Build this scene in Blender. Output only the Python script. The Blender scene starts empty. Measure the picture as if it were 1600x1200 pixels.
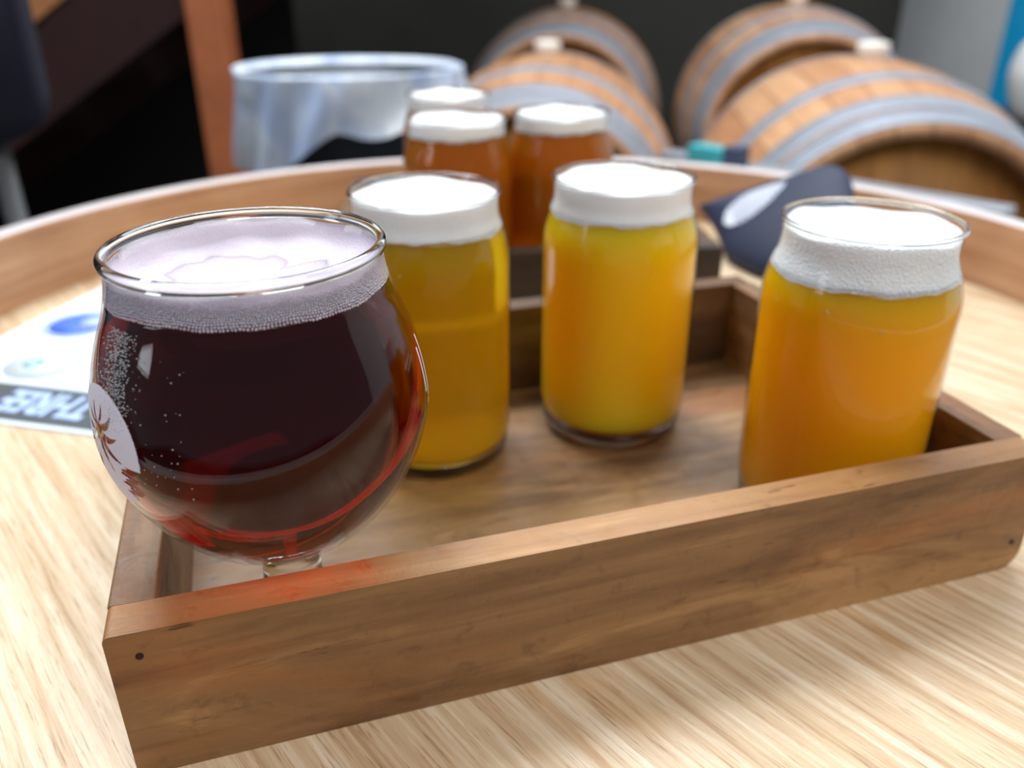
import bpy, bmesh, math, random
import numpy as np
from mathutils import Vector, Matrix
PI = math.pi
S = bpy.context.scene
COL = S.collection
R = math.radians

# ------------------------------------------------------------------ camera
cam_d = bpy.data.cameras.new('camera'); cam = bpy.data.objects.new('camera', cam_d); COL.objects.link(cam)
cam_d.sensor_width = 36.0; cam_d.lens = 1298.4/1600*36; cam_d.clip_start = .01; cam_d.clip_end = 50
cam.location = (0, 0, .2179); cam.rotation_euler = (R(90-25.945), 0, 0)
cam_d.dof.use_dof = True; cam_d.dof.focus_distance = .238; cam_d.dof.aperture_fstop = 7.2
S.camera = cam

# ------------------------------------------------------------------ world, lights, exposure
S.view_settings.view_transform = 'Standard'; S.view_settings.look = 'None'
S.view_settings.gamma = 1; S.view_settings.exposure = 0.12; S.view_settings.use_curve_mapping = False
S.cycles.use_denoising = True
S.cycles.max_bounces = 14; S.cycles.transmission_bounces = 12; S.cycles.transparent_max_bounces = 16
S.cycles.sample_clamp_indirect = 6
w = bpy.data.worlds.new('world'); S.world = w; w.use_nodes = True
w.node_tree.nodes['Background'].inputs[0].default_value = (.72, .84, 1, 1)
w.node_tree.nodes['Background'].inputs[1].default_value = .22
def area(name, loc, target, sx, sy, power, colour):
    l = bpy.data.lights.new(name, 'AREA'); l.shape = 'RECTANGLE'; l.size = sx; l.size_y = sy
    l.energy = power; l.color = colour
    o = bpy.data.objects.new(name, l); COL.objects.link(o); o.location = loc
    o.rotation_euler = (Vector(target)-Vector(loc)).to_track_quat('-Z', 'Y').to_euler()
    return o
area('skylight', (-.58, 1.2, 1.68), (0.05, .35, 0), .75, .75, 38, (.93, .97, 1))
area('window_light', (-2.0, -.5, .9), (-.1, .3, .05),   .40, 1.1, 7, (.88, .94, 1))
area('front_fill', (1.1, -1.1, 2.3), (.1, .3, 0), 2.0, 1.2, 42, (1, .95, .88))  # unseen fill lamp added behind the camera to brighten the front faces
area('barrel_skylight', (.55, 2.0, 2.1), (.45, 1.3, 0), 1.5, 1.3, 46, (.92, .96, 1))

# ------------------------------------------------------------------ node helpers
def mat(name):
    m = bpy.data.materials.new(name); m.use_nodes = True
    nt = m.node_tree; b = nt.nodes['Principled BSDF']
    return m, nt, b
def N(nt, typ, **kw):
    n = nt.nodes.new(typ)
    for k, v in kw.items():
        if k.startswith('_'): setattr(n, k[1:], v)
        else: n.inputs[k.replace('__', ' ')].default_value = v
    return n
def ramp(nt, stops, src=None):
    r = nt.nodes.new('ShaderNodeValToRGB'); e = r.color_ramp.elements
    while len(e) < len(stops): e.new(.5)
    for el, (p, c) in zip(e, stops): el.position = p; el.color = (*c, 1) if len(c) == 3 else c
    if src is not None: nt.links.new(src, r.inputs[0])
    return r
def mixc(nt, a, b, fac, mode='MIX'):
    m = nt.nodes.new('ShaderNodeMix'); m.data_type = 'RGBA'; m.blend_type = mode
    for sock, v in ((6, a), (7, b), (0, fac)):
        if hasattr(v, 'is_output'): nt.links.new(v, m.inputs[sock])
        else: m.inputs[sock].default_value = v if sock == 0 else (*v, 1)
    return m.outputs[2]
def coords(nt, scale=(1, 1, 1), rot=(0, 0, 0), loc=(0, 0, 0), space='Object'):
    t = nt.nodes.new('ShaderNodeTexCoord'); mp = nt.nodes.new('ShaderNodeMapping')
    mp.inputs['Scale'].default_value = scale; mp.inputs['Rotation'].default_value = rot; mp.inputs['Location'].default_value = loc
    nt.links.new(t.outputs[space], mp.inputs[0]); return mp.outputs[0]
def noise(nt, vec, scale, detail=6, rough=.6, dist=0):
    n = nt.nodes.new('ShaderNodeTexNoise'); n.inputs['Scale'].default_value = scale
    n.inputs['Detail'].default_value = detail; n.inputs['Roughness'].default_value = rough; n.inputs['Distortion'].default_value = dist
    nt.links.new(vec, n.inputs['Vector']); return n.outputs['Fac']
def bump(nt, b, h, strength=.3, dist=.001):
    n = nt.nodes.new('ShaderNodeBump'); n.inputs['Strength'].default_value = strength; n.inputs['Distance'].default_value = dist
    nt.links.new(h, n.inputs['Height']); nt.links.new(n.outputs[0], b.inputs['Normal']); return n
def plain(name, c, rough=.5, metal=0, **kw):
    m, nt, b = mat(name)
    v = coords(nt); n = noise(nt, v, kw.get('ns', 30), 4)
    d = kw.get('var', .15)
    r = ramp(nt, [(.3, tuple(x*(1-d) for x in c)), (.7, tuple(min(1, x*(1+d)) for x in c))], n)
    nt.links.new(r.outputs[0], b.inputs['Base Color'])
    b.inputs['Roughness'].default_value = rough; b.inputs['Metallic'].default_value = metal
    return m

def wood_table():
    m, nt, b = mat('light oak table')
    v = coords(nt, (1, 1, 1), (0, 0, R(50)))
    vs = coords(nt, (3.0, 60, 60), (0, 0, R(50)))
    # plain mapping rotates after scaling, so rotate first through two mappings
    t = nt.nodes.new('ShaderNodeTexCoord')
    m1 = nt.nodes.new('ShaderNodeMapping'); m1.inputs['Rotation'].default_value = (0, 0, R(50)); nt.links.new(t.outputs['Object'], m1.inputs[0])
    m2 = nt.nodes.new('ShaderNodeMapping'); m2.inputs['Scale'].default_value = (1.1, 34, 34); nt.links.new(m1.outputs[0], m2.inputs[0])
    n1 = noise(nt, m2.outputs[0], 7, 8, .62, .6)
    m3 = nt.nodes.new('ShaderNodeMapping'); m3.inputs['Scale'].default_value = (7, 190, 190); nt.links.new(m1.outputs[0], m3.inputs[0])
    n2 = noise(nt, m3.outputs[0], 6, 5, .7, .2)
    m4 = nt.nodes.new('ShaderNodeMapping'); m4.inputs['Scale'].default_value = (1, 4.5, 1); nt.links.new(m1.outputs[0], m4.inputs[0])
    n3 = noise(nt, m4.outputs[0], 9, 3, .5, .8)
    c = ramp(nt, [(.30, (.44, .29, .16)), (.43, (.59, .43, .265)), (.55, (.69, .55, .38)), (.70, (.78, .67, .51))], n1).outputs[0]
    pores = ramp(nt, [(.33, (0.50, .34, .22)), (.46, (1, 1, 1))], n2).outputs[0]
    c = mixc(nt, c, pores, .9, 'MULTIPLY')
    streak = ramp(nt, [(.60, (1, 1, 1)), (.66, (.80, .62, .42)), (.70, (.82, .66, .47)), (.74, (1, 1, 1))], n3).outputs[0]
    c = mixc(nt, c, streak, .55, 'MULTIPLY')
    nt.links.new(c, b.inputs['Base Color']); b.inputs['Roughness'].default_value = .38
    bump(nt, b, n2, .12, .0006)
    return m
def wood_rim():
    m, nt, b = mat('bent oak rim')
    t = nt.nodes.new('ShaderNodeTexCoord')
    m2 = nt.nodes.new('ShaderNodeMapping'); m2.inputs['Scale'].default_value = (2, 2, 45); nt.links.new(t.outputs['Object'], m2.inputs[0])
    n1 = noise(nt, m2.outputs[0], 3, 6, .6, .4); n2 = noise(nt, t.outputs['Object'], 9, 4)
    c = ramp(nt, [(.3, (.40, .20, .10)), (.55, (.55, .31, .17)), (.75, (.64, .40, .24))], n1).outputs[0]
    c = mixc(nt, c, ramp(nt, [(.35, (.8, .72, .66)), (.6, (1, 1, 1))], n2).outputs[0], .7, 'MULTIPLY')
    nt.links.new(c, b.inputs['Base Color']); b.inputs['Roughness'].default_value = .5
    return m
def wood_worn(name, axis, dark=1.0, warm=None):
    # stained pine, blotchy with wear, grain running along `axis`
    m, nt, b = mat(name)
    sc = [12, 12, 12]; sc[axis] = 2.0
    sf = [90, 90, 90]; sf[axis] = 9
    sg = [34, 34, 34]; sg[axis] = 1.6
    v = coords(nt, tuple(sc)); vf = coords(nt, tuple(sf)); vo = coords(nt); vg = coords(nt, tuple(sg))
    n1 = noise(nt, v, 3.2, 7, .62, .7); n2 = noise(nt, vf, 3, 5, .7, .3); n3 = noise(nt, vo, 75, 8, .7, .4); n4 = noise(nt, v, 1.7, 4, .5, .9); n5 = noise(nt, vg, 4, 5, .6, .8)
    k = dark
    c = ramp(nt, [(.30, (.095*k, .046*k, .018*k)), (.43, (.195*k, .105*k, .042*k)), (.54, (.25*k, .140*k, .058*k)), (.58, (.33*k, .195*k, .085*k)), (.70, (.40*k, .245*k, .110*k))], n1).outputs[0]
    c = mixc(nt, c, (.38*k, .145*k, .04*k), ramp(nt, [(.50, (0, 0, 0)), (.62, (.55, .55, .55))], n4).outputs[0])
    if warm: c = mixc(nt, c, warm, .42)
    c = mixc(nt, c, ramp(nt, [(.33, (.62, .55, .48)), (.5, (1, 1, 1)), (.7, (1.0, .97, .92))], n5).outputs[0], .55, 'MULTIPLY')
    c = mixc(nt, c, ramp(nt, [(.32, (.45, .36, .28)), (.45, (1, 1, 1)), (.62, (1, 1, 1)), (.75, (.86, .86, .86))], n3).outputs[0], .6, 'MULTIPLY')
    c = mixc(nt, c, ramp(nt, [(.31, (.22, .15, .1)), (.36, (1, 1, 1))], n2).outputs[0], .75, 'MULTIPLY')
    nt.links.new(c, b.inputs['Base Color'])
    rr = ramp(nt, [(.35, (.38, .38, .38)), (.65, (.62, .62, .62))], n3); nt.links.new(rr.outputs[0], b.inputs['Roughness'])
    b.inputs['Coat Weight'].default_value = .06; b.inputs['Coat Roughness'].default_value = .25
    mm = nt.nodes.new('ShaderNodeMath'); mm.operation = 'ADD'; nt.links.new(n3, mm.inputs[0]); nt.links.new(n1, mm.inputs[1])
    bump(nt, b, mm.outputs[0], .45, .0011)
    return m
def thin_glass():
    m, nt, b = mat('clear glass wall'); nt.nodes.remove(b)
    out = nt.nodes['Material Output']
    lw = nt.nodes.new('ShaderNodeLayerWeight'); lw.inputs[0].default_value = .5
    p = nt.nodes.new('ShaderNodeMath'); p.operation = 'POWER'; p.inputs[1].default_value = 4.0; nt.links.new(lw.outputs['Facing'], p.inputs[0])
    a = nt.nodes.new('ShaderNodeMath'); a.operation = 'MULTIPLY_ADD'; a.inputs[1].default_value = .65; a.inputs[2].default_value = .020; nt.links.new(p.outputs[0], a.inputs[0])
    tr = nt.nodes.new('ShaderNodeBsdfTransparent'); tr.inputs[0].default_value = (.965, .975, .975, 1)
    gl = nt.nodes.new('ShaderNodeBsdfGlossy'); gl.inputs['Roughness'].default_value = .03
    mx = nt.nodes.new('ShaderNodeMixShader')
    nt.links.new(a.outputs[0], mx.inputs[0]); nt.links.new(tr.outputs[0], mx.inputs[1]); nt.links.new(gl.outputs[0], mx.inputs[2])
    nt.links.new(mx.outputs[0], out.inputs[0]); return m
def solid_glass():
    m, nt, b = mat('clear thick glass')
    b.inputs['Base Color'].default_value = (.97, .985, .98, 1); b.inputs['Roughness'].default_value = .0
    b.inputs['Transmission Weight'].default_value = 1; b.inputs['IOR'].default_value = 1.47
    return m
def beer_mat(name, sss, rough_t, trans, tint, absorb, dens, radius=(1, .45, .1), scale=.02):
    m, nt, b = mat(name); out = nt.nodes['Material Output']
    b.inputs['Base Color'].default_value = (*sss, 1); b.inputs['Subsurface Weight'].default_value = 1
    b.inputs['Subsurface Radius'].default_value = radius; b.inputs['Subsurface Scale'].default_value = scale
    b.inputs['Roughness'].default_value = .12; b.inputs['IOR'].default_value = 1.33
    g = nt.nodes.new('ShaderNodeBsdfGlass'); g.inputs['Color'].default_value = (*tint, 1); g.inputs['Roughness'].default_value = rough_t; g.inputs['IOR'].default_value = 1.33
    mx = nt.nodes.new('ShaderNodeMixShader'); mx.inputs[0].default_value = trans
    nt.links.new(b.outputs[0], mx.inputs[1]); nt.links.new(g.outputs[0], mx.inputs[2]); nt.links.new(mx.outputs[0], out.inputs[0])
    if dens:
        va = nt.nodes.new('ShaderNodeVolumeAbsorption'); va.inputs['Color'].default_value = (*absorb, 1); va.inputs['Density'].default_value = dens
        nt.links.new(va.outputs[0], out.inputs['Volume'])
    return m
def foam_mat(name, c, vs=1500, st=.5):
    m, nt, b = mat(name)
    v = coords(nt)
    vo = nt.nodes.new('ShaderNodeTexVoronoi'); vo.inputs['Scale'].default_value = vs; nt.links.new(v, vo.inputs['Vector'])
    n = noise(nt, v, 60, 3)
    r = ramp(nt, [(.3, tuple(x*.93 for x in c)), (.7, c)], n)
    nt.links.new(r.outputs[0], b.inputs['Base Color']); b.inputs['Roughness'].default_value = .55
    b.inputs['Subsurface Weight'].default_value = .35; b.inputs['Subsurface Radius'].default_value = (1, .9, .85); b.inputs['Subsurface Scale'].default_value = .004
    bump(nt, b, vo.outputs['Distance'], st, .0006); return m
def barrel_wood():
    m, nt, b = mat('barrel staves')
    t = nt.nodes.new('ShaderNodeTexCoord'); sp = nt.nodes.new('ShaderNodeSeparateXYZ'); nt.links.new(t.outputs['Object'], sp.inputs[0])
    at = nt.nodes.new('ShaderNodeMath'); at.operation = 'ARCTAN2'; nt.links.new(sp.outputs[1], at.inputs[0]); nt.links.new(sp.outputs[2], at.inputs[1])
    mu = nt.nodes.new('ShaderNodeMath'); mu.operation = 'MULTIPLY'; mu.inputs[1].default_value = 30/(2*PI); nt.links.new(at.outputs[0], mu.inputs[0])
    fl = nt.nodes.new('ShaderNodeMath'); fl.operation = 'FLOOR'; nt.links.new(mu.outputs[0], fl.inputs[0])
    wn = nt.nodes.new('ShaderNodeTexWhiteNoise'); wn.noise_dimensions = '1D'; nt.links.new(fl.outputs[0], wn.inputs['W'])
    fr = nt.nodes.new('ShaderNodeMath'); fr.operation = 'FRACT'; nt.links.new(mu.outputs[0], fr.inputs[0])
    c = ramp(nt, [(0, (.50, .25, .12)), (.5, (.56, .30, .15)), (1, (.62, .36, .19))], wn.outputs[0]).outputs[0]
    seam = ramp(nt, [(0, (.45, .35, .3)), (.05, (1, 1, 1)), (.95, (1, 1, 1)), (1, (.45, .35, .3))], fr.outputs[0]).outputs[0]
    c = mixc(nt, c, seam, 1, 'MULTIPLY')
    n = noise(nt, coords(nt, (2, 14, 14)), 3, 6, .6)
    c = mixc(nt, c, ramp(nt, [(.35, (.72, .62, .55)), (.6, (1, 1, 1))], n).outputs[0], .6, 'MULTIPLY')
    nt.links.new(c, b.inputs['Base Color']); b.inputs['Roughness'].default_value = .55; return m
def head_wood():
    m, nt, b = mat('barrel head planks')
    t = nt.nodes.new('ShaderNodeTexCoord'); sp = nt.nodes.new('ShaderNodeSeparateXYZ'); nt.links.new(t.outputs['Object'], sp.inputs[0])
    mu = nt.nodes.new('ShaderNodeMath'); mu.operation = 'MULTIPLY'; mu.inputs[1].default_value = 11; nt.links.new(sp.outputs[1], mu.inputs[0])
    fl = nt.nodes.new('ShaderNodeMath'); fl.operation = 'FLOOR'; nt.links.new(mu.outputs[0], fl.inputs[0])
    wn = nt.nodes.new('ShaderNodeTexWhiteNoise'); wn.noise_dimensions = '1D'; nt.links.new(fl.outputs[0], wn.inputs['W'])
    c = ramp(nt, [(0, (.40, .17, .035)), (1, (.54, .26, .06))], wn.outputs[0]).outputs[0]
    n = noise(nt, coords(nt, (5, 14, 2)), 3, 6, .6)
    c = mixc(nt, c, ramp(nt, [(.35, (.6, .5, .4)), (.6, (1, 1, 1))], n).outputs[0], .7, 'MULTIPLY')
    nt.links.new(c, b.inputs['Base Color']); b.inputs['Roughness'].default_value = .6; return m

M = dict(
    table=wood_table(), rim=wood_rim(),
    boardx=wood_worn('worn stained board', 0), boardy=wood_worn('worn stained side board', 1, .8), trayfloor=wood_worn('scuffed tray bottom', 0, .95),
    topx=wood_worn('orange top edge', 0, 1.2, (.52, .25, .085)), backx=wood_worn('darker rear board', 0, .36), darkx=wood_worn('dark stained board', 0, .13), darky=wood_worn('dark stained side board', 1, .6),
    wall_glass=thin_glass(), glass=solid_glass(),
    dark_ale=beer_mat('dark red ale', (.02, .0, .0), .0, 1.0, (1, .97, .96), (.93, .08, .04), 165),
    lager=beer_mat('clear golden lager', (.95, .52, .01), .16, .60, (1, .84, .16), (.97, .82, .12), 8, radius=(1, .6, .05), scale=.05),
    hazy=beer_mat('hazy yellow ale', (1.0, .53, .010), .2, .04, (1, .8, .3), (.9, .6, .1), 0, radius=(1, .42, .04), scale=.07),
    ipa=beer_mat('hazy orange ale', (.96, .40, .004), .2, .04, (1, .6, .15), (.9, .4, .1), 0, radius=(1, .45, .03), scale=.06),
    amber=beer_mat('clear amber ale', (.55, .19, .008), .12, .5, (1, .72, .25), (.96, .55, .08), 20),
    foam=foam_mat('white beer foam', (.93, .95, .97)), foam_fine=foam_mat('bubbly white foam', (.93, .95, .97), 900, .9),
    foam_pink=foam_mat('pinkish foam', (.64, .57, .67), 1700, .35),
    hoop=plain('galvanised hoop', (.30, .33, .385), .5, .3, ns=12), bwood=barrel_wood(), bhead=head_wood(),
    bung=plain('white silicone bung', (.82, .80, .74), .5), stamp=plain('burnt stamp ink', (.05, .025, .012), .8),
    steel=plain('dull grey steel', (.40, .42, .46), .45, .6), rack=plain('painted steel rack', (.05, .05, .055), .5, .4),
    print_white=plain('white glass print', (.78, .74, .84), .6, var=.03),
    paper=plain('white card paper', (.66, .77, .82), .4, var=.03, ns=8), band=plain('charcoal print', (.055, .07, .085), .5),
    blue=plain('blue print', (.06, .17, .72), .5, var=.3, ns=90), pale=plain('pale blue print', (.40, .54, .84), .5, var=.15, ns=60), palegrey=plain('pale grey print', (.62, .72, .82), .5), teal_ink=plain('green grey print', (.22, .42, .42), .5),
    navy=plain('navy neoprene', (.009, .016, .050), .66, ns=8), white_ink=plain('white ink', (.72, .78, .92), .6, var=.1, ns=120),
    navyseat=plain('navy padded fabric', (.003, .004, .018), .85),
    post=plain('red brown timber', (.36, .105, .035), .55, ns=6, var=.25), maroon=plain('shaded red timber', (.030, .005, .004), .7, ns=6, var=.3),  # maroon: the staircase's shade is put into this timber colour
    treadw=plain('orange brown timber', (.50, .20, .07), .55, ns=6, var=.2),
    bin=plain('dark slate plastic', (.03, .04, .055), .5), 
    wall_dark=plain('dark olive paint', (.052, .050, .040), .8, ns=2), shade_black=plain('under-stair shade', (.006, .006, .005), .9), wall_light=plain('light grey paint', (.84, .87, .87), .7, ns=2, var=.06),
    floor=plain('concrete floor', (.05, .05, .048), .7, ns=4, var=.3),
    cyan=plain('bright blue board', (.01, .50, .95), .5, var=.05), white_plastic=plain('white plastic', (.80, .84, .84), .4, var=.04),
    teal=plain('teal cardboard', (.06, .42, .46), .6), slate=plain('slate cardboard', (.06, .08, .14), .6), nail=plain('dark nail', (.03, .02, .02), .5, .6),
    dew=plain('dew drops', (.34, .38, .40), .1),
    leg=plain('dark grey steel', (.10, .105, .11), .5, .3),
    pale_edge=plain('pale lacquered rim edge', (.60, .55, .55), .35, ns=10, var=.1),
)
def bag_mat():
    m, nt, b = mat('clear bin liner')
    b.inputs['Base Color'].default_value = (.42, .55, .78, 1); b.inputs['Roughness'].default_value = .25; b.inputs['Alpha'].default_value = .85
    n = noise(nt, coords(nt, (1, 1, .5), (0, R(25), 0)), 9, 4, .5, 1.0); bump(nt, b, n, .7, .012)
    r = ramp(nt, [(.38, (.50, .62, .88)), (.60, (.85, .92, 1.0))], n); nt.links.new(r.outputs[0], b.inputs['Base Color'])
    return m
M['bag'] = bag_mat()

# ------------------------------------------------------------------ geometry helpers
def obj(name, bm, m, parent=None, smooth=False, kind=None, label=None):
    me = bpy.data.meshes.new(name)
    bmesh.ops.recalc_face_normals(bm, faces=bm.faces[:]) if smooth != 'keep' else None
    bm.to_mesh(me); bm.free()
    for mm in (m if isinstance(m, (list, tuple)) else [m]): me.materials.append(mm)
    if smooth:
        for p in me.polygons: p.use_smooth = True
    o = bpy.data.objects.new(name, me); COL.objects.link(o)
    if parent is not None: o.parent = parent
    if kind: o['kind'] = kind
    if label: o['label'] = label
    return o
def pydata(name, vs, fs, m, parent=None, smooth=True, kind=None, label=None):
    me = bpy.data.meshes.new(name); me.from_pydata([tuple(v) for v in vs], [], [tuple(f) for f in fs]); me.update()
    me.materials.append(m)
    if smooth: me.polygons.foreach_set('use_smooth', [True]*len(me.polygons))
    o = bpy.data.objects.new(name, me); COL.objects.link(o)
    if parent is not None: o.parent = parent
    if kind: o['kind'] = kind
    if label: o['label'] = label
    return o
def thing(name, label, cat, loc=(0, 0, 0), rz=0, group=None):
    o = bpy.data.objects.new(name, None); COL.objects.link(o); o.empty_display_size = .02
    o.location = loc; o.rotation_euler = (0, 0, rz); o['label'] = label; o['category'] = cat
    if group: o['group'] = group
    return o
def struct(name, bm, m):
    o = obj(name, bm, m); o['kind'] = 'structure'; return o
def box(bm, c, s, rot=None, mi=0):
    r = bmesh.ops.create_cube(bm, size=1); vs = r['verts']
    bmesh.ops.scale(bm, vec=s, verts=vs)
    if rot is not None: bmesh.ops.rotate(bm, cent=(0, 0, 0), matrix=rot, verts=vs)
    bmesh.ops.translate(bm, vec=c, verts=vs)
    for f in {f for v in vs for f in v.link_faces}: f.material_index = mi
    return vs
def B(): return bmesh.new()
def lathe(bm, prof, seg=96, mi=0, closed=False, c=(0, 0, 0), zoff=None):
    rings = []
    for k, (r, z) in enumerate(prof):
        if r < 1e-7: rings.append([bm.verts.new((c[0], c[1], c[2]+z))])
        else:
            rings.append([bm.verts.new((c[0]+r*math.cos(2*PI*i/seg), c[1]+r*math.sin(2*PI*i/seg), c[2]+z+(zoff(k, 2*PI*i/seg) if zoff else 0))) for i in range(seg)])
    pairs = list(zip(rings, rings[1:]))
    if closed: pairs.append((rings[-1], rings[0]))
    for a, b in pairs:
        for i in range(seg):
            j = (i+1) % seg
            if len(a) == 1 and len(b) == 1: continue
            if len(a) == 1: f = bm.faces.new((a[0], b[j], b[i]))
            elif len(b) == 1: f = bm.faces.new((a[i], a[j], b[0]))
            else: f = bm.faces.new((a[i], a[j], b[j], b[i]))
            f.material_index = mi; f.smooth = True
def smoothprof(pts, n=6):
    out = []
    P = [pts[0]]+list(pts)+[pts[-1]]
    for i in range(1, len(P)-2):
        p0, p1, p2, p3 = P[i-1], P[i], P[i+1], P[i+2]
        for k in range(n):
            t = k/n
            out.append(tuple(.5*((2*p1[a])+(-p0[a]+p2[a])*t+(2*p0[a]-5*p1[a]+4*p2[a]-p3[a])*t*t+(-p0[a]+3*p1[a]-3*p2[a]+p3[a])*t**3) for a in (0, 1)))
    out.append(tuple(pts[-1])); return out
def rz(prof, z):
    for (r0, z0), (r1, z1) in zip(prof, prof[1:]):
        if z0 <= z <= z1 and z1 > z0: return r0+(r1-r0)*(z-z0)/(z1-z0)
    return prof[0][0] if z < prof[0][1] else prof[-1][0]
def tube(bm, pts, r, seg=12, mi=0):
    pts = [Vector(p) for p in pts]; rings = []
    for i, p in enumerate(pts):
        d = (pts[min(i+1, len(pts)-1)]-pts[max(i-1, 0)]).normalized()
        up = Vector((0, 0, 1)) if abs(d.z) < .95 else Vector((1, 0, 0))
        a = d.cross(up).normalized(); b = d.cross(a)
        rings.append([bm.verts.new(p+a*r*math.cos(2*PI*k/seg)+b*r*math.sin(2*PI*k/seg)) for k in range(seg)])
    for a, b in zip(rings, rings[1:]):
        for k in range(seg): bm.faces.new((a[k], a[(k+1) % seg], b[(k+1) % seg], b[k]))
    bm.faces.new(rings[0]); bm.faces.new(list(reversed(rings[-1])))
def prism(bm, outline, y0, y1):
    # outline in x,z extruded along y
    a = [bm.verts.new((x, y0, z)) for x, z in outline]; b = [bm.verts.new((x, y1, z)) for x, z in outline]
    n = len(a); bm.faces.new(a); bm.faces.new(list(reversed(b)))
    for i in range(n): bm.faces.new((a[i], b[i], b[(i+1) % n], a[(i+1) % n]))
def bevel(bm, w, seg=3, ang=.6):
    es = [e for e in bm.edges if len(e.link_faces) == 2 and e.calc_face_angle(0) > ang]
    bmesh.ops.bevel(bm, geom=es, offset=w, segments=seg, profile=.5, affect='EDGES', clamp_overlap=True)
def rrect(x0, z0, x1, z1, rs, n=6):
    # corner radii: bottom-left, bottom-right, top-right, top-left
    o = []
    for (cx, cz, a0, r) in ((x0, z0, 180, rs[0]), (x1, z0, 270, rs[1]), (x1, z1, 0, rs[2]), (x0, z1, 90, rs[3])):
        ix = cx+(r if cx == x0 else -r); iz = cz+(r if cz == z0 else -r)
        for k in range(n+1):
            a = R(a0+90*k/n); o.append((ix+r*math.cos(a), iz+r*math.sin(a)))
    return o
def spheres(centres, radii, flat=None):
    # many small balls as one mesh (data only)
    bm = bmesh.new(); bmesh.ops.create_icosphere(bm, subdivisions=1, radius=1)
    bv = np.array([v.co[:] for v in bm.verts]); bf = np.array([[v.index for v in f.verts] for f in bm.faces]); bm.free()
    V = (np.array(centres)[:, None, :]+bv[None]*np.array(radii)[:, None, None]).reshape(-1, 3)
    F = (bf[None]+(np.arange(len(centres))*len(bv))[:, None, None]).reshape(-1, 3)
    return V.tolist(), F.tolist()
def raster(mask, u0, u1, v0, v1, step, place):
    nu = int((u1-u0)/step); nv = int((v1-v0)/step)
    uu = u0+(np.arange(nu)+.5)*step; vv = v0+(np.arange(nv)+.5)*step
    U, V = np.meshgrid(uu, vv, indexing='ij'); k = mask(U, V)
    idx = {}; vs = []; fs = []
    def vert(i, j):
        if (i, j) not in idx:
            idx[(i, j)] = len(vs); vs.append(place(u0+i*step, v0+j*step))
        return idx[(i, j)]
    for i, j in zip(*np.nonzero(k)): fs.append((vert(i, j), vert(i+1, j), vert(i+1, j+1), vert(i, j+1)))
    return vs, fs
def frond_mask(U, V, c, tips, w0):
    out = np.zeros(U.shape, bool)
    for (tx, ty, bend, ww) in tips:
        p0 = np.array(c); p2 = p0+np.array((tx, ty)); mid = (p0+p2)/2+np.array((-ty, tx))*bend
        for t in np.linspace(.06, 1, 60):
            q = (1-t)**2*p0+2*t*(1-t)*mid+t*t*p2
            rr = w0*ww*(math.sin(PI*min(1, t**.8))**.8*.9+.06)
            out |= (U-q[0])**2+(V-q[1])**2 < rr*rr
    return out

# ------------------------------------------------------------------ setting
FZ = -.75
bm = B(); box(bm, (0, 1.2, FZ-.05), (5.4, 6.4, .1)); struct('floor', bm, M['floor'])
bm = B(); box(bm, (-.25, 4.25, FZ+1.5), (4.3, .1, 3.0)); struct('wall_back', bm, M['wall_dark'])
bm = B(); box(bm, (1.85, 2.2, FZ+1.5), (.1, 4.0, 3.0)); struct('wall_right', bm, M['wall_light'])
bm = B(); box(bm, (-2.4, 2.9, FZ+1.5), (.1, 2.6, 3.0)); struct('wall_left', bm, M['wall_dark'])
bm = B(); prism(bm, [(-2.3, FZ), (-.80, FZ), (-.80, .36), (-2.3, -.50)], 3.30, 3.34); struct('understair_shade_panel', bm, M['shade_black'])  # near-black panel added behind the stairs, standing in for the shade there

# ------------------------------------------------------------------ table
TC = (.0103, .4794); TR = .386; TH = .0541
t = thing('round_table', 'round light oak table with a raised bent-wood rim, carrying both beer trays', 'table', (TC[0], TC[1], FZ))
zt = -FZ
bm = B(); lathe(bm, [(0, zt), (TR+.002, zt), (TR+.002, zt-.028), (0, zt-.028)], 160); 
for f in bm.faces: f.smooth = False
obj('tabletop', bm, M['table'], t)
bm = B()
lathe(bm, smoothprof([(TR, zt-.028), (TR, zt-.01), (TR, zt+TH-.003)], 2)+[(TR+.0008, zt+TH-.001), (TR+.003, zt+TH), (TR+.015, zt+TH), (TR+.0175, zt+TH-.0015), (TR+.018, zt+TH-.004), (TR+.018, zt-.034), (TR, zt-.034)], 192, closed=True)
for f in bm.faces:
    if f.normal.length == 0: f.normal_update()
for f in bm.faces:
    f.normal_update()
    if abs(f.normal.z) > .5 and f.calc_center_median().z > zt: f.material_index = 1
obj('rim', bm, [M['rim'], M['pale_edge']], t, True)
bm = B(); lathe(bm, smoothprof([(.001, zt-.03), (.14, zt-.035), (.06, zt-.09), (.05, zt-.3), (.05, .2), (.08, .09), (.24, .03), (.25, .0), (.001, 0)], 5), 48)
obj('pedestal', bm, M['rim'], t, True)

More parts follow.
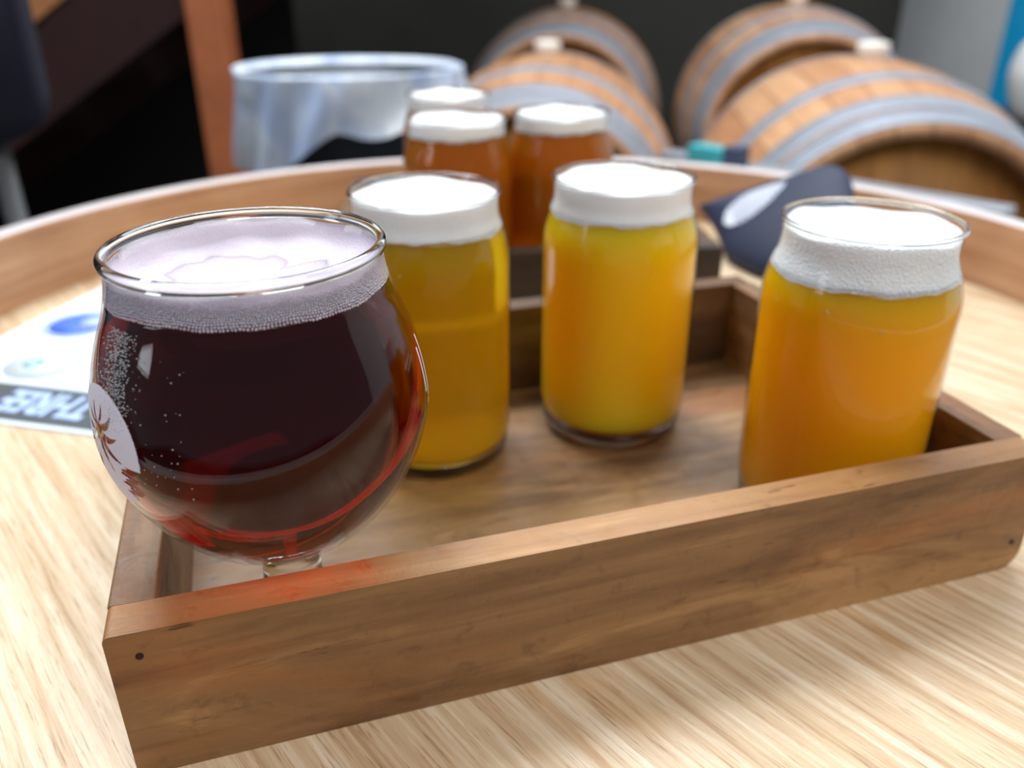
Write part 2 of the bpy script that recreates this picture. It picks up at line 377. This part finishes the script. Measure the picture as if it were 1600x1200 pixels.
# ------------------------------------------------------------------ flight trays
def make_tray(label, loc, rot, W, D, H, wd, mats, nails=True):
    t = thing('serving_tray', label, 'tray', loc, rot, None)
    bm = B(); prism(bm, rrect(0, 0, W, H, (.003, .009, .003, .002)), 0, wd); bevel(bm, .0011, 3)
    bm.normal_update()
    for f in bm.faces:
        if f.normal.z > .9: f.material_index = 1  # up-facing faces take a separate material, more orange on the front tray
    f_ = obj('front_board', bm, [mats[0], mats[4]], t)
    bm = B(); prism(bm, rrect(0, 0, W, H, (.003, .006, .003, .002)), D-wd, D); bevel(bm, .0011, 3)
    obj('back_board', bm, mats[3], t)
    for x in (0, W-wd):
        bm = B(); box(bm, (x+wd/2, D/2, H/2), (wd, D-2*wd, H)); bevel(bm, .0009, 3); obj('side_board', bm, mats[1], t)
    bm = B(); box(bm, (W/2, D/2, .002), (W-2*wd+.0008, D-2*wd+.0008, .004)); obj('bottom_panel', bm, mats[2], t)
    if nails:
        for x, z in ((.0085, H-.0085), (W-.006, .0135)):
            bm = B(); bmesh.ops.create_cone(bm, cap_ends=True, segments=16, radius1=.0011, radius2=.0011, depth=.0008, matrix=Matrix.Translation((x, .0001, z)) @ Matrix.Rotation(PI/2, 4, 'X'))
            obj('nail', bm, M['nail'], f_)
    return t
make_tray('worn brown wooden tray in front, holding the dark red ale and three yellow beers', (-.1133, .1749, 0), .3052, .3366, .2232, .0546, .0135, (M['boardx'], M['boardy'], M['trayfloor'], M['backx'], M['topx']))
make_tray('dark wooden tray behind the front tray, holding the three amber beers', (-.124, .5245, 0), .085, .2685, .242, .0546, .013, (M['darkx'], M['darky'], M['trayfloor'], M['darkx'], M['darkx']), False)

# ------------------------------------------------------------------ glasses
CAN = smoothprof([(.0352, .0075), (.0368, .011), (.0378, .018), (.038, .03), (.038, .06), (.038, .09), (.0379, .1015), (.0365, .1085), (.0345, .1145), (.0332, .1195), (.0330, .124), (.0333, .1300)], 5)
def make_can(label, loc, foam_z, foam_top, beer, foam, seed, group=None, lean=0, drops=None, fine=False):
    rnd = random.Random(seed)
    t = thing('beer_glass', label, 'glass of beer', loc, seed*.7, group)
    bm = B(); lathe(bm, CAN, 128)
    obj('glass_wall', bm, M['wall_glass'], t, 'keep')
    bm = B(); zr = .1303
    lathe(bm, [(.0333+.0009*math.cos(a), zr+.0010*math.sin(a)) for a in [2*PI*k/12 for k in range(12)]], 128, closed=True)
    obj('rim', bm, M['glass'], t, True)
    bm = B(); lathe(bm, smoothprof([(0, .0013), (.028, .0012), (.0318, .0), (.0335, .0008), (.0352, .0032), (.0362, .0075), (.0345, .0086), (.028, .0068), (0, .0062)], 4), 96)
    obj('base', bm, M['glass'], t, True)
    # beer body
    ph = [rnd.random()*6.28 for _ in range(6)]
    amp = .0006
    def wav(a): return amp*(math.sin(2*a+ph[0])+.6*math.sin(5*a+ph[1])+.5*math.sin(11*a+ph[2])+.3*math.sin(23*a+ph[3]))+lean*math.cos(a)
    prof = [(0, .0093), (.030, .0093), (.0345, .0098)]+[(r-.0008, z) for r, z in CAN if .011 < z < foam_z-.001]
    prof.append((rz(CAN, foam_z)-.0008, foam_z)); prof.append((0, foam_z))
    n = len(prof)
    bm = B(); lathe(bm, prof, 96, zoff=lambda k, a: wav(a) if k == n-2 else 0)
    obj('beer', bm, beer, t, True)
    fp = [(0, foam_z+.0002), (rz(CAN, foam_z)-.00075, foam_z+.0002)]+[(r-.0007, z) for r, z in CAN if foam_z+.0012 < z < foam_top]
    fp += [(rz(CAN, foam_top)-.0012, foam_top+.0003), (.028, foam_top-.0016), (.018, foam_top-.0022), (.008, foam_top-.0018), (0, foam_top-.0018)]
    m_ = len(fp)
    bm = B(); lathe(bm, fp, 96, zoff=lambda k, a: wav(a) if k == 1 else (.0007*math.sin(3*a+ph[4]+k)+.0004*math.sin(7*a+ph[5]*k) if k >= m_-5 else 0))
    fo = obj('foam', bm, foam, t, True)
    # coarse bubbles along the bottom of the foam
    cs = []; rs = []
    for row in range(5 if fine else 2):
        rad = (.00042 if fine else .00035)*(1-.12*row)
        z = foam_z+row*rad*1.7; rr = rz(CAN, z)-.0001-rad
        nb = int(2*PI*rr/(rad*2.0))
        for i in range(nb):
            a = 2*PI*(i+.5*(row % 2))/nb
            cs.append((rr*math.cos(a), rr*math.sin(a), z+wav(a)+rnd.uniform(-.0001, .0001))); rs.append(rad*rnd.uniform(.8, 1.15))
    v, f = spheres(cs, rs); pydata('foam_bubbles', v, f, foam, fo, True, 'stuff')
    if drops:
        v, f = spheres([((rz(CAN, z)+.0001)*math.cos(R(a)-seed*.7), (rz(CAN, z)+.0001)*math.sin(R(a)-seed*.7), z) for a, z, r in drops], [r for _, _, r in drops])
        pydata('droplets', v, f, M['glass'], t, True, 'stuff')
    return t
zf = .0041
make_can('clear golden lager in a can-shaped glass, just right of the dark red ale', (-.0386, .3676, zf), .1150, .1284, M['lager'], M['foam'], 1, drops=[(258, .103, .0007), (290, .099, .0006), (272, .096, .0005)])
make_can('hazy yellow beer in a can-shaped glass, between the clear lager and the orange beer', (.0527, .3962, zf), .1148, .1288, M['hazy'], M['foam'], 2, drops=[(246, .103, .0006), (280, .101, .0005)])
make_can('hazy orange beer in a can-shaped glass at the right end of the front tray', (.1394, .3169, zf), .1112, .1278, M['ipa'], M['foam_fine'], 3, drops=[(232, .1035, .0009), (262, .0985, .0008)], fine=True)
make_can('amber beer on the back tray, directly behind the clear lager', (-.0377, .5857, zf), .1195, .1285, M['amber'], M['foam'], 4, drops=[(232, .1135, .0013), (231, .110, .0014), (230, .1065, .0014)])
make_can('amber beer at the right of the back tray, behind the hazy yellow beer', (.035, .6108, zf), .1195, .1290, M['amber'], M['foam'], 5, drops=[(235, .114, .0017)])
make_can('amber beer furthest back, mostly hidden behind another amber beer', (-.0525, .7150, zf), .1195, .1290, M['amber'], M['foam'], 6)

# tulip glass of dark ale
UX, UY = -.0751, .2284
TUL = smoothprof([(.0118, .0508), (.0150, .0522), (.0225, .0560), (.0300, .0615), (.0378, .0705), (.0440, .0815), (.0478, .0920), (.0490, .1010), (.0486, .1095), (.0467, .1195), (.0438, .1280), (.0408, .1355), (.0388, .1430), (.0379, .1500)], 5)
t = thing('tulip_glass', 'dark red ale in a footed tulip glass at the left front of the tray', 'glass of beer', (UX, UY, 0))
bm = B(); lathe(bm, TUL, 160); obj('bowl', bm, M['wall_glass'], t, 'keep')
bm = B(); lathe(bm, [(.0379+.0016*math.cos(a), .1503+.0018*math.sin(a)) for a in [2*PI*k/16 for k in range(16)]], 160, closed=True)
obj('rim', bm, M['glass'], t, True)
bm = B(); lathe(bm, smoothprof([(0, .0530), (.0100, .0524), (.0126, .0508), (.0118, .0480), (.0100, .0430), (.0098, .0370), (.0105, .0280), (.0118, .0180), (.0150, .0125), (.0125, .0122), (0, .0120)], 4), 80)
obj('stem', bm, M['glass'], t, True)
bm = B(); lathe(bm, smoothprof([(0, .0116), (.0150, .0116), (.024, .0085), (.0325, .0060), (.0345, .0052), (.0338, .0042), (.0300, .0042), (0, .0048)], 5), 96)
obj('foot', bm, M['glass'], t, True)
FZT = .1402     # foam lower edge
ph = [1.1, 2.7, .4]
def twav(a): return .00035*(math.sin(3*a+ph[0])+.7*math.sin(7*a+ph[1])+.5*math.sin(17*a+ph[2]))
pr = [(0, .0540)]+[(max(r-.0009, .004), z+.0008) for r, z in TUL if .0525 < z < FZT-.001]+[(rz(TUL, FZT)-.0009, FZT), (0, FZT)]
bm = B(); lathe(bm, pr, 160, zoff=lambda k, a: twav(a) if k == len(pr)-2 else 0); obj('beer', bm, M['dark_ale'], t, True)
ft = .1480
fp = [(0, FZT+.0002), (rz(TUL, FZT)-.0011, FZT+.0002)]+[(r-.0009, z) for r, z in TUL if FZT+.001 < z < ft]+[(.0374, ft+.0004), (.0362, ft-.0018), (.0335, ft-.0045), (.028, ft-.0068), (.02, ft-.0082), (.01, ft-.0088), (0, ft-.0088)]
fn = len(fp)
bm = B(); lathe(bm, fp, 160, zoff=lambda k, a: twav(a) if k == 1 else (.0006*math.sin(2*a+k*.5)+.0004*math.sin(9*a+k) if k >= fn-7 else 0)); fo = obj('foam', bm, M['foam_pink'], t, True)
rnd = random.Random(5); cs = []; rs = []
z = FZT
for row in range(13):
    rad = .00047*(1-.055*row); rr = rz(TUL, z)-.0001-rad
    nb = int(2*PI*rr/(rad*2.05))
    for i in range(nb):
        a = 2*PI*(i+.5*(row % 2))/nb+rnd.uniform(-.002, .002)
        if row > 8 and rnd.random() < (row-8)*.17: continue
        cs.append((rr*math.cos(a), rr*math.sin(a), z+twav(a)+rnd.uniform(-.00012, .00012))); rs.append(rad*rnd.uniform(.82, 1.12))
    z += rad*1.65
v, f = spheres(cs, rs); pydata('foam_bubbles', v, f, M['foam_pink'], fo, True, 'stuff')
cs = []; rs = []
for i in range(1100):
    a = rnd.gauss(232, 4.2); z = rnd.uniform(.112, .1375)
    if rnd.random() < .08: a = rnd.uniform(212, 262); z = rnd.uniform(.095, .134)
    r_ = rnd.choice([.00012, .00016, .0002, .00026]); rr = rz(TUL, z)
    cs.append((rr*math.cos(R(a)), rr*math.sin(R(a)), z)); rs.append(r_)
v, f = spheres(cs, rs); pydata('condensation', v, f, M['dew'], t, True, 'stuff')
# printed roundel with a palm cut out of it
def tul_place(az0, z0):
    def pl(u, vv):
        z = z0+vv; r = rz(TUL, z)+.00018; a = R(az0)+u/.0475
        return (r*math.cos(a), r*math.sin(a), z)
    return pl
TIPS = [(.0078, .0045, -.42, 1.15), (.0102, -.0012, -.42, 1.25), (.0112, -.0080, -.25, 1.1), (.0062, -.0125, -.12, 1), (-.0070, .0042, .35, .8), (-.0098, -.0012, .35, .9), (-.0085, -.0078, .25, .9), (.0022, .0062, -.3, .7), (-.0025, .006, .3, .7)]
def roundel(U, V):
    k = (np.abs(U/.0168)**2.1+np.abs(V/.0172)**2.1) < 1
    fr = frond_mask(U, V, (-.0015, .0065), TIPS, .0009)
    tr = (np.abs(U+.0015+.9*(V-.0065)**2*40*.6) < .0006+.0004*(V < -.004)) & (V < .0065) & (V > -.0105)
    jag = (U > .0095+.0012*np.sin(V*1900)+.0007*np.sin(V*4300)) & (V < -.002) & (V > -.013)
    return k & ~fr & ~tr & ~jag
vs, fs = raster(roundel, -.0172, .0172, -.0175, .0175, .00022, tul_place(224, .1045))
pydata('printed_emblem', vs, fs, M['print_white'], t, True, label='white printed roundel with a palm tree cut out')
def bars(U, V):
    return ((np.abs(U) < .00055) & (V > -.007) & (V < .0075)) | ((np.abs(U-.0036) < .00055) & (V > -.0095) & (V < .0105)) | ((np.abs(U-.0036) < .00055) & (V > -.0125) & (V < -.0103))
vs, fs = raster(bars, -.002, .006, -.014, .012, .00022, tul_place(357, .1125))
pydata('printed_lettering', vs, fs, M['print_white'], t, True, label='white printed strokes at the right edge')

# ------------------------------------------------------------------ menu card
U_ = Vector((.974, -.227, 0)).normalized(); 
card = thing('menu_card', 'white printed menu card with a dark lettered band, lying left of the tray', 'menu card', (-.3685, .418, 0), math.atan2(U_.y, U_.x))
CW, CH = .172, .22
bm = B(); box(bm, (CW/2, CH/2, .0006), (CW, CH, .0010)); obj('sheet', bm, M['paper'], card)
bm = B(); box(bm, (CW/2, .0235, .00115), (CW, .039, .0003)); hb = obj('header_band', bm, M['band'], card)
def text_mesh(s, size, m, name, parent, loc, rot, ext=.0001, sx=1, bold=0):
    cu = bpy.data.curves.new(name, 'FONT'); cu.body = s; cu.size = size; cu.extrude = ext; cu.offset = bold; cu.align_x = 'LEFT'
    tmp = bpy.data.objects.new('tmp', cu); COL.objects.link(tmp)
    dg = bpy.context.evaluated_depsgraph_get(); me = bpy.data.meshes.new_from_object(tmp.evaluated_get(dg))
    bpy.data.objects.remove(tmp); bpy.data.curves.remove(cu); me.materials.clear(); me.materials.append(m)
    o = bpy.data.objects.new(name, me); COL.objects.link(o); o.parent = parent; o.location = loc; o.rotation_euler = rot; o.scale = (sx, 1, 1); return o
text_mesh('THREE', .0335, M['pale'], 'lettering', hb, (.1315, .0360, .0013), (0, 0, PI), bold=.0013, sx=.60)
def ring(name, c, r0, r1, m, z=.00118, sy=1):
    bm = B(); lathe(bm, [(r0, 0), (r1, 0), (r1, .0002), (r0, .0002)] if r0 else [(0, 0), (r1, 0), (r1, .0002), (0, .0002)], 64, closed=bool(r0), c=(c[0], c[1], z)); return obj(name, bm, m, card, False)
CARDX = True
ring('round_logo', (.0600, .0725), 0, .0235, M['palegrey']); ring('logo_field', (.0600, .0725), 0, .0195, M['paper'], .0014)
ring('logo_mark', (.0545, .0700), .003, .0065, M['teal_ink'], .00165)
ring('round_logo', (.0365, .1345), .018, .0240, M['pale']); ring('logo_field', (.0365, .1345), 0, .0195, M['blue'], .0014); ring('logo_mark', (.045, .141), 0, .010, M['pale'], .00165)

# ------------------------------------------------------------------ navy drink sleeve leaning on the rim
PITCH = R(25.945)
def ray(px, py):
    fw = Vector((0, math.cos(PITCH), -math.sin(PITCH))); up = Vector((0, math.sin(PITCH), math.cos(PITCH)))
    return fw+Vector((1, 0, 0))*((px-800)/1298.4)+up*((600-py)/1298.4)
C0 = Vector((0, 0, .2179))
def at_z(px, py, z): d = ray(px, py); return C0+d*((z-C0.z)/d.z)
A_ = at_z(1200, 432, .004); B_ = at_z(1128, 398, .004); C_ = at_z(1300, 262, .078)
nrm = (B_-A_).cross(C_-A_).normalized()
if nrm.z < 0: nrm = -nrm
def on_plane(px, py): d = ray(px, py); return C0+d*((A_-C0).dot(nrm)/d.dot(nrm))
ex = (C_-B_); ex = (ex-nrm*ex.dot(nrm)).normalized(); ey = nrm.cross(ex)
outl = [(1093, 327), (1150, 308), (1220, 286), (1270, 270), (1298, 263), (1318, 266), (1329, 280), (1334, 300), (1336, 330), (1322, 370), (1288, 402), (1240, 425), (1192, 432), (1150, 415), (1133, 400), (1126, 380), (1112, 352)]
P2 = [((on_plane(*p)-A_).dot(ex), (on_plane(*p)-A_).dot(ey)) for p in outl]
slv = thing('drink_sleeve', 'navy neoprene drink sleeve with a white emblem, leaning on the table rim', 'drink sleeve', A_)
cx_ = sum(p[0] for p in P2)/len(P2); cy_ = sum(p[1] for p in P2)/len(P2)
sp_ = smoothprof(P2+[P2[0]], 4)[:-1]
def slv_pt(u, v_, h): return ex*u+ey*v_+nrm*h
bm = B(); layers = []
for s_, h in ((.80, -.0100), (.93, -.0085), (.985, -.004), (1, 0), (.985, .004), (.93, .0075), (.80, .0105), (.55, .0130), (.28, .0142)):
    layers.append([bm.verts.new(slv_pt(cx_+(x-cx_)*s_, cy_+(y-cy_)*s_, h)) for x, y in sp_])
for a, b in zip(layers, layers[1:]):
    for i in range(len(a)): bm.faces.new((a[i], a[(i+1) % len(a)], b[(i+1) % len(a)], b[i]))
bm.faces.new(layers[0]); bm.faces.new(layers[-1])
obj('sleeve_body', bm, M['navy'], slv, True)
Ep = [((on_plane(*p)-A_).dot(ex), (on_plane(*p)-A_).dot(ey)) for p in ((1142, 362), (1240, 302))]
e0 = Vector(Ep[0]); e1 = Vector(Ep[1]); el = (e1-e0).length; ed = (e1-e0).normalized(); en = Vector((-ed.y, ed.x))
# find which side of the axis faces down the picture
def feather(U, V):
    tt = U/el; k = (tt > 0) & (tt < 1)
    hw = .35*el*np.clip(np.sin(PI*np.clip(tt, 0, 1)**.75), 0, 1)**.7*.78
    cut = np.abs(np.sin((V*900+U*260)))*.0 > 1
    slit = (np.abs(((V-.25*U)*230) % 1-.5) < .17) & (tt > .15)
    edge = hw*(1+.10*np.sin(U*1100+V*400))
    return k & (np.abs(V) < edge) & ~slit
def fpl(u, v_):
    q = e0+ed*u+en*v_
    # height of the padded surface above the plane at q
    dx, dy = q.x-cx_, q.y-cy_; a = math.atan2(dy, dx); best = 0
    rad = min(((math.atan2(y-cy_, x-cx_)-a+PI) % (2*PI)-PI)**2*1e3+0*math.hypot(x-cx_, y-cy_) for x, y in sp_)
    ro = [math.hypot(x-cx_, y-cy_) for x, y in sp_ if abs(((math.atan2(y-cy_, x-cx_)-a+PI) % (2*PI)-PI)) < .22] or [.05]
    s_ = math.hypot(dx, dy)/(sum(ro)/len(ro))
    xs = [0, .28, .55, .80, .93, .985]; ys = [.0142, .0142, .0130, .0105, .0075, .004]
    return slv_pt(q.x, q.y, float(np.interp(s_, xs, ys))+.0012)
vs, fs = raster(feather, 0, el, -.03, .03, .0007, fpl)
pydata('printed_emblem', vs, fs, M['white_ink'], slv, False, label='white leaf-like emblem')

# ------------------------------------------------------------------ barrels
def make_barrel(label):
    t = thing('oak_barrel', label, 'barrel')
    L = .45
    def rad(x): return .34-.06*(x/L)**2
    def xl(prof, name, m, seg=72, closed=False):
        bm = B(); lathe(bm, prof, seg, closed=closed)
        bmesh.ops.rotate(bm, cent=(0, 0, 0), matrix=Matrix.Rotation(PI/2, 3, 'Y'), verts=bm.verts[:])
        return obj(name, bm, m, t, True)
    xs = [-L+2*L*k/24 for k in range(25)]
    xl([(rad(x), x) for x in xs]+[(rad(L)-.022, L), (rad(L)-.026, L-.03), (rad(L)-.026, -L+.03), (rad(L)-.022, -L)], 'staves', M['bwood'], 96, True)
    for s in (-1, 1):
        xl([(0, s*(L-.035)), (rad(L)-.024, s*(L-.035)), (rad(L)-.024, s*(L-.055)), (0, s*(L-.055))], 'head', M['bhead'])
        for c, wd in ((L-.026, .050), (L-.090, .052), (L-.24, .048)):
            p = [(rad(c+wd*(k/4-.5))+.0035, s*(c+wd*(k/4-.5))) for k in range(5)]
            q = [(r-.005, z) for r, z in reversed(p)]
            xl(p+q, 'hoop', M['hoop'], 96, True)
    bm = B(); lathe(bm, smoothprof([(0, .33), (.022, .33), (.024, .345), (.030, .352), (.031, .366), (.024, .372), (0, .373)], 3), 32); obj('bung', bm, M['bung'], t, True)
    # burnt stamp on the front head
    hd = [c for c in t.children if c.name.startswith('head')][0]
    for (cy, cz, r_) in ((-.03, .12, .028), (.035, .125, .024)):
        bm = B(); lathe(bm, [(r_-.005, 0), (r_+.005, 0), (r_+.005, .001), (r_-.005, .001)], 32, closed=True)
        bmesh.ops.rotate(bm, cent=(0, 0, 0), matrix=Matrix.Rotation(-PI/2, 3, 'Y'), verts=bm.verts[:])
        bmesh.ops.translate(bm, vec=(-(L-.034), cy, cz), verts=bm.verts[:]); obj('stamp_ring', bm, M['stamp'], hd)
    for cz, ww, hh in ((.085, .03, .014), (.030, .075, .012), (.012, .05, .010)):
        bm = B(); box(bm, (-(L-.034), .0, cz), (.001, ww, hh)); obj('stamp_bar', bm, M['stamp'], hd)
    return t
def copy_tree(o, parent=None):
    c = o.copy(); COL.objects.link(c)
    if parent is not None: c.parent = parent
    for ch in o.children: copy_tree(ch, c)
    return c
BAR = [((.7276, 1.8014, -.2658), 1.4346, 'oak barrel at the right, nearest the table, its brown head facing out'),
       ((.086, 2.17, -.2864), 1.4617, 'oak barrel behind the amber beers, its head hidden by them'),
       ((.872, 2.80, -.188), 1.4346, 'oak barrel at the back, behind the nearest right-hand barrel'),
       ((.190, 3.16, -.208), 1.4617, 'oak barrel furthest back on the left, behind the barrel with the white bung')]
proto = make_barrel(BAR[0][2]); proto['group'] = 'oak wine barrels'
for i, (c, az, lab) in enumerate(BAR):
    o = proto if i == 0 else copy_tree(proto)
    o.location = c; o.rotation_euler = (0, 0, az); o['label'] = lab
    k = thing('barrel_cradle', 'low steel cradle under the '+lab.split(',')[0], 'cradle', (c[0], c[1], FZ), az, 'barrel cradles')
    bot = c[2]-.34-FZ
    for s in (-1, 1):
        bm = B(); box(bm, (s*.25, 0, (bot-.012)/2), (.06, .56, bot-.012)); obj('cross_beam', bm, M['rack'], k)
        for y in (-1, 1):
            bm = B(); prism(bm, [(y*.14, bot-.012), (y*.26, bot-.012), (y*.26, bot+.085)], s*.25-.03, s*.25+.03)
            bmesh.ops.rotate(bm, cent=(0, 0, 0), matrix=Matrix.Rotation(PI/2, 3, 'Z'), verts=bm.verts[:])
            bmesh.ops.scale(bm, vec=(-1, 1, 1), verts=bm.verts[:]); obj('chock', bm, M['rack'], k)
    for y in (-.2, .2):
        bm = B(); box(bm, (0, y, .03), (.44, .04, .04)); obj('side_rail', bm, M['rack'], k)

# ------------------------------------------------------------------ narrow steel bench rail with a teal box
def at_zv(p, z): return at_z(p[0], p[1], z)
bz = -.05
q0 = at_z(1030, 237, bz); q1 = at_z(1573, 329, bz)
d_ = (q1-q0); ln = d_.length; ang = math.atan2(d_.y, d_.x)
bench = thing('metal_shelf_stand', 'narrow grey steel stand between the table and the barrels, a teal box on it', 'stand', (q0.x, q0.y, FZ), ang)
hz = bz-FZ
bm = B(); box(bm, (ln/2, .02, hz-.009), (ln, .04, .018)); bevel(bm, .003, 2); obj('top_rail', bm, M['steel'], bench)
for x in (.05, ln-.05):
    bm = B(); box(bm, (x, .02, (hz-.018)/2), (.025, .025, hz-.018)); obj('leg', bm, M['steel'], bench)
    bm = B(); box(bm, (x, .02, .006), (.05, .26, .012)); obj('foot_bar', bm, M['steel'], bench)
e_ = at_z(1128, 259, bz)
tb = thing('cardboard_box', 'small teal and slate box sitting on the grey steel stand', 'box', (e_.x, e_.y+.022, bz), ang)
bm = B(); box(bm, (-.018, 0, .012), (.068, .034, .024)); obj('teal_panel', bm, M['teal'], tb)
bm = B(); box(bm, (.030, 0, .015), (.028, .034, .030)); obj('slate_panel', bm, M['slate'], tb)

# ------------------------------------------------------------------ bin with clear liner
bn = thing('litter_bin', 'dark plastic bin with a clear plastic liner folded over its rim', 'bin', (-.262, 1.42, FZ))
bh = .835
bm = B(); lathe(bm, [(0, 0), (.130, 0), (.135, .01), (.166, bh-.02), (.174, bh-.02), (.174, bh), (.160, bh), (.128, .02), (0, .02)], 64); obj('bin_body', bm, M['bin'], bn, True)
bm = B(); seg = 160; rows = 26; grid = []
rnd = random.Random(3)
for j in range(rows):
    ring_ = []
    for i in range(seg):
        a = 2*PI*i/seg
        # the skirt hangs long on the left side and short on the right
        Ls = float(np.interp(math.degrees(a), [0, 60, 130, 180, 210, 234, 250, 272, 300, 345, 360], [.08, .09, .11, .13, .142, .152, .118, .084, .080, .078, .08]))+.006*math.sin(9*a)
        f = j/(rows-1)
        if f < .2: r_ = .155+.024*(f/.2); z = bh+.004+.006*math.sin(PI*f/.2*.5)-.03*(1-f/.2)
        else:
            g = (f-.2)/.8; r_ = .180+g*.006+(.004+.013*g)*math.sin(9*a+3.5*g+math.sin(3*a)*2)*.6+.0015*math.sin(31*a+5*g); z = bh+.010-g*Ls
        ring_.append(bm.verts.new((r_*math.cos(a), r_*math.sin(a), z)))
    grid.append(ring_)
for a, b in zip(grid, grid[1:]):
    for i in range(seg): bm.faces.new((a[i], a[(i+1) % seg], b[(i+1) % seg], b[i]))
obj('bin_liner', bm, M['bag'], bn, True)

# ------------------------------------------------------------------ staircase and post
st = thing('staircase', 'shaded red timber staircase rising to the right behind the table', 'staircase', (-1.07, 2.4, FZ))
z0 = -FZ
sl = .64
def strg(y, name, m, zb, th, x0=-1.15, x1=1.6):
    bm = B(); pts = [(x0, zb+x0*sl), (x1, zb+x1*sl), (x1, zb+th+x1*sl), (x0, zb+th+x0*sl)]
    pts = [(x, max(z, 0.0)) for x, z in pts]; prism(bm, pts, y, y+.045); return obj(name, bm, m, st)
strg(0, 'stringer', M['maroon'], z0+.0, .225)
strg(.80, 'stringer', M['maroon'], z0+.0, .225)
for k in range(9):
    x = -.95+k*.27
    bm = B(); box(bm, (x, .42, z0+.19+x*sl), (.27, .752, .035)); obj('tread', bm, M['maroon'], st)
bm = B(); prism(bm, [(-1.15, z0+.24-1.15*sl), (1.6, z0+.24+1.6*sl), (1.6, z0+.34+1.6*sl), (-1.15, z0+.34-1.15*sl)], -.01, .03); obj('handrail', bm, M['treadw'], st, label='orange brown upper board')
pt = thing('timber_post', 'upright red-brown timber post left of the bin', 'post', (-.7505, 2.26, FZ))
bm = B(); box(bm, (0, 0, 1.5), (.088, .10, 3.0)); bevel(bm, .004, 2); obj('post_shaft', bm, M['post'], pt)
bm = B(); box(bm, (0, 0, .02), (.14, .15, .04)); obj('base_plate', bm, M['rack'], pt)

# ------------------------------------------------------------------ navy chair at the far left
ch = thing('bar_chair', 'navy padded bar chair with grey legs at the far left', 'chair', (-.762, 1.15, FZ), R(8))
bm = B(); prism(bm, rrect(-.21, .80, .200, 1.12, (.05, .05, .05, .05), 8), -.20, -.15); bevel(bm, .008, 3); obj('backrest', bm, M['navyseat'], ch, True)
bm = B(); tube(bm, [(-.19, -.142, .90), (-.185, -.142, .84), (-.15, -.142, .81), (.13, -.142, .81), (.170, -.142, .84), (.178, -.142, .90)], .009); obj('back_frame', bm, M['rack'], ch, True)
bm = B(); prism(bm, rrect(-.21, .48, .21, .54, (.02, .02, .02, .02), 5), -.20, .20); bevel(bm, .006, 2); obj('seat', bm, M['navyseat'], ch, True)
for x in (-.17, .135):
    for y, top in ((-.17, .80), (.17, .48)):
        bm = B(); tube(bm, [(x*1.1, y*1.15, 0), (x, y, top)], .0125); obj('leg', bm, M['leg'], ch, True)

# ------------------------------------------------------------------ blue board and white jug at the right wall
bb = thing('wall_board', 'bright blue board hanging on the light grey right wall', 'board', (1.80, 0, 0))
bm = B(); box(bm, (-.012, 3.03, .22), (.022, .46, .83)); bevel(bm, .004, 2); obj('board_panel', bm, M['cyan'], bb)
jx, jy, jz = 1.515, 2.55, -.155
cb = thing('storage_cabinet', 'dark grey cabinet at the right edge under the white jug', 'cabinet', (jx+.05, jy, FZ))
bm = B(); box(bm, (0, 0, (jz-FZ)/2), (.20, .50, jz-FZ)); bevel(bm, .004, 2); obj('cabinet_body', bm, M['rack'], cb)
bm = B(); box(bm, (-.105, 0, (jz-FZ)/2), (.008, .44, jz-FZ-.1)); obj('door', bm, M['bin'], cb)
jg = thing('plastic_jug', 'white plastic jug on the cabinet in front of the blue board', 'jug', (jx+.045, jy, jz))
bm = B(); lathe(bm, smoothprof([(0, 0), (.055, 0), (.085, .03), (.108, .10), (.110, .15), (.090, .21), (.040, .245), (.030, .265), (0, .266)], 4), 48); obj('jug_body', bm, M['white_plastic'], jg, True)
bm = B(); lathe(bm, [(0, .264), (.034, .264), (.034, .285), (0, .285)], 32); obj('cap', bm, M['white_plastic'], jg)
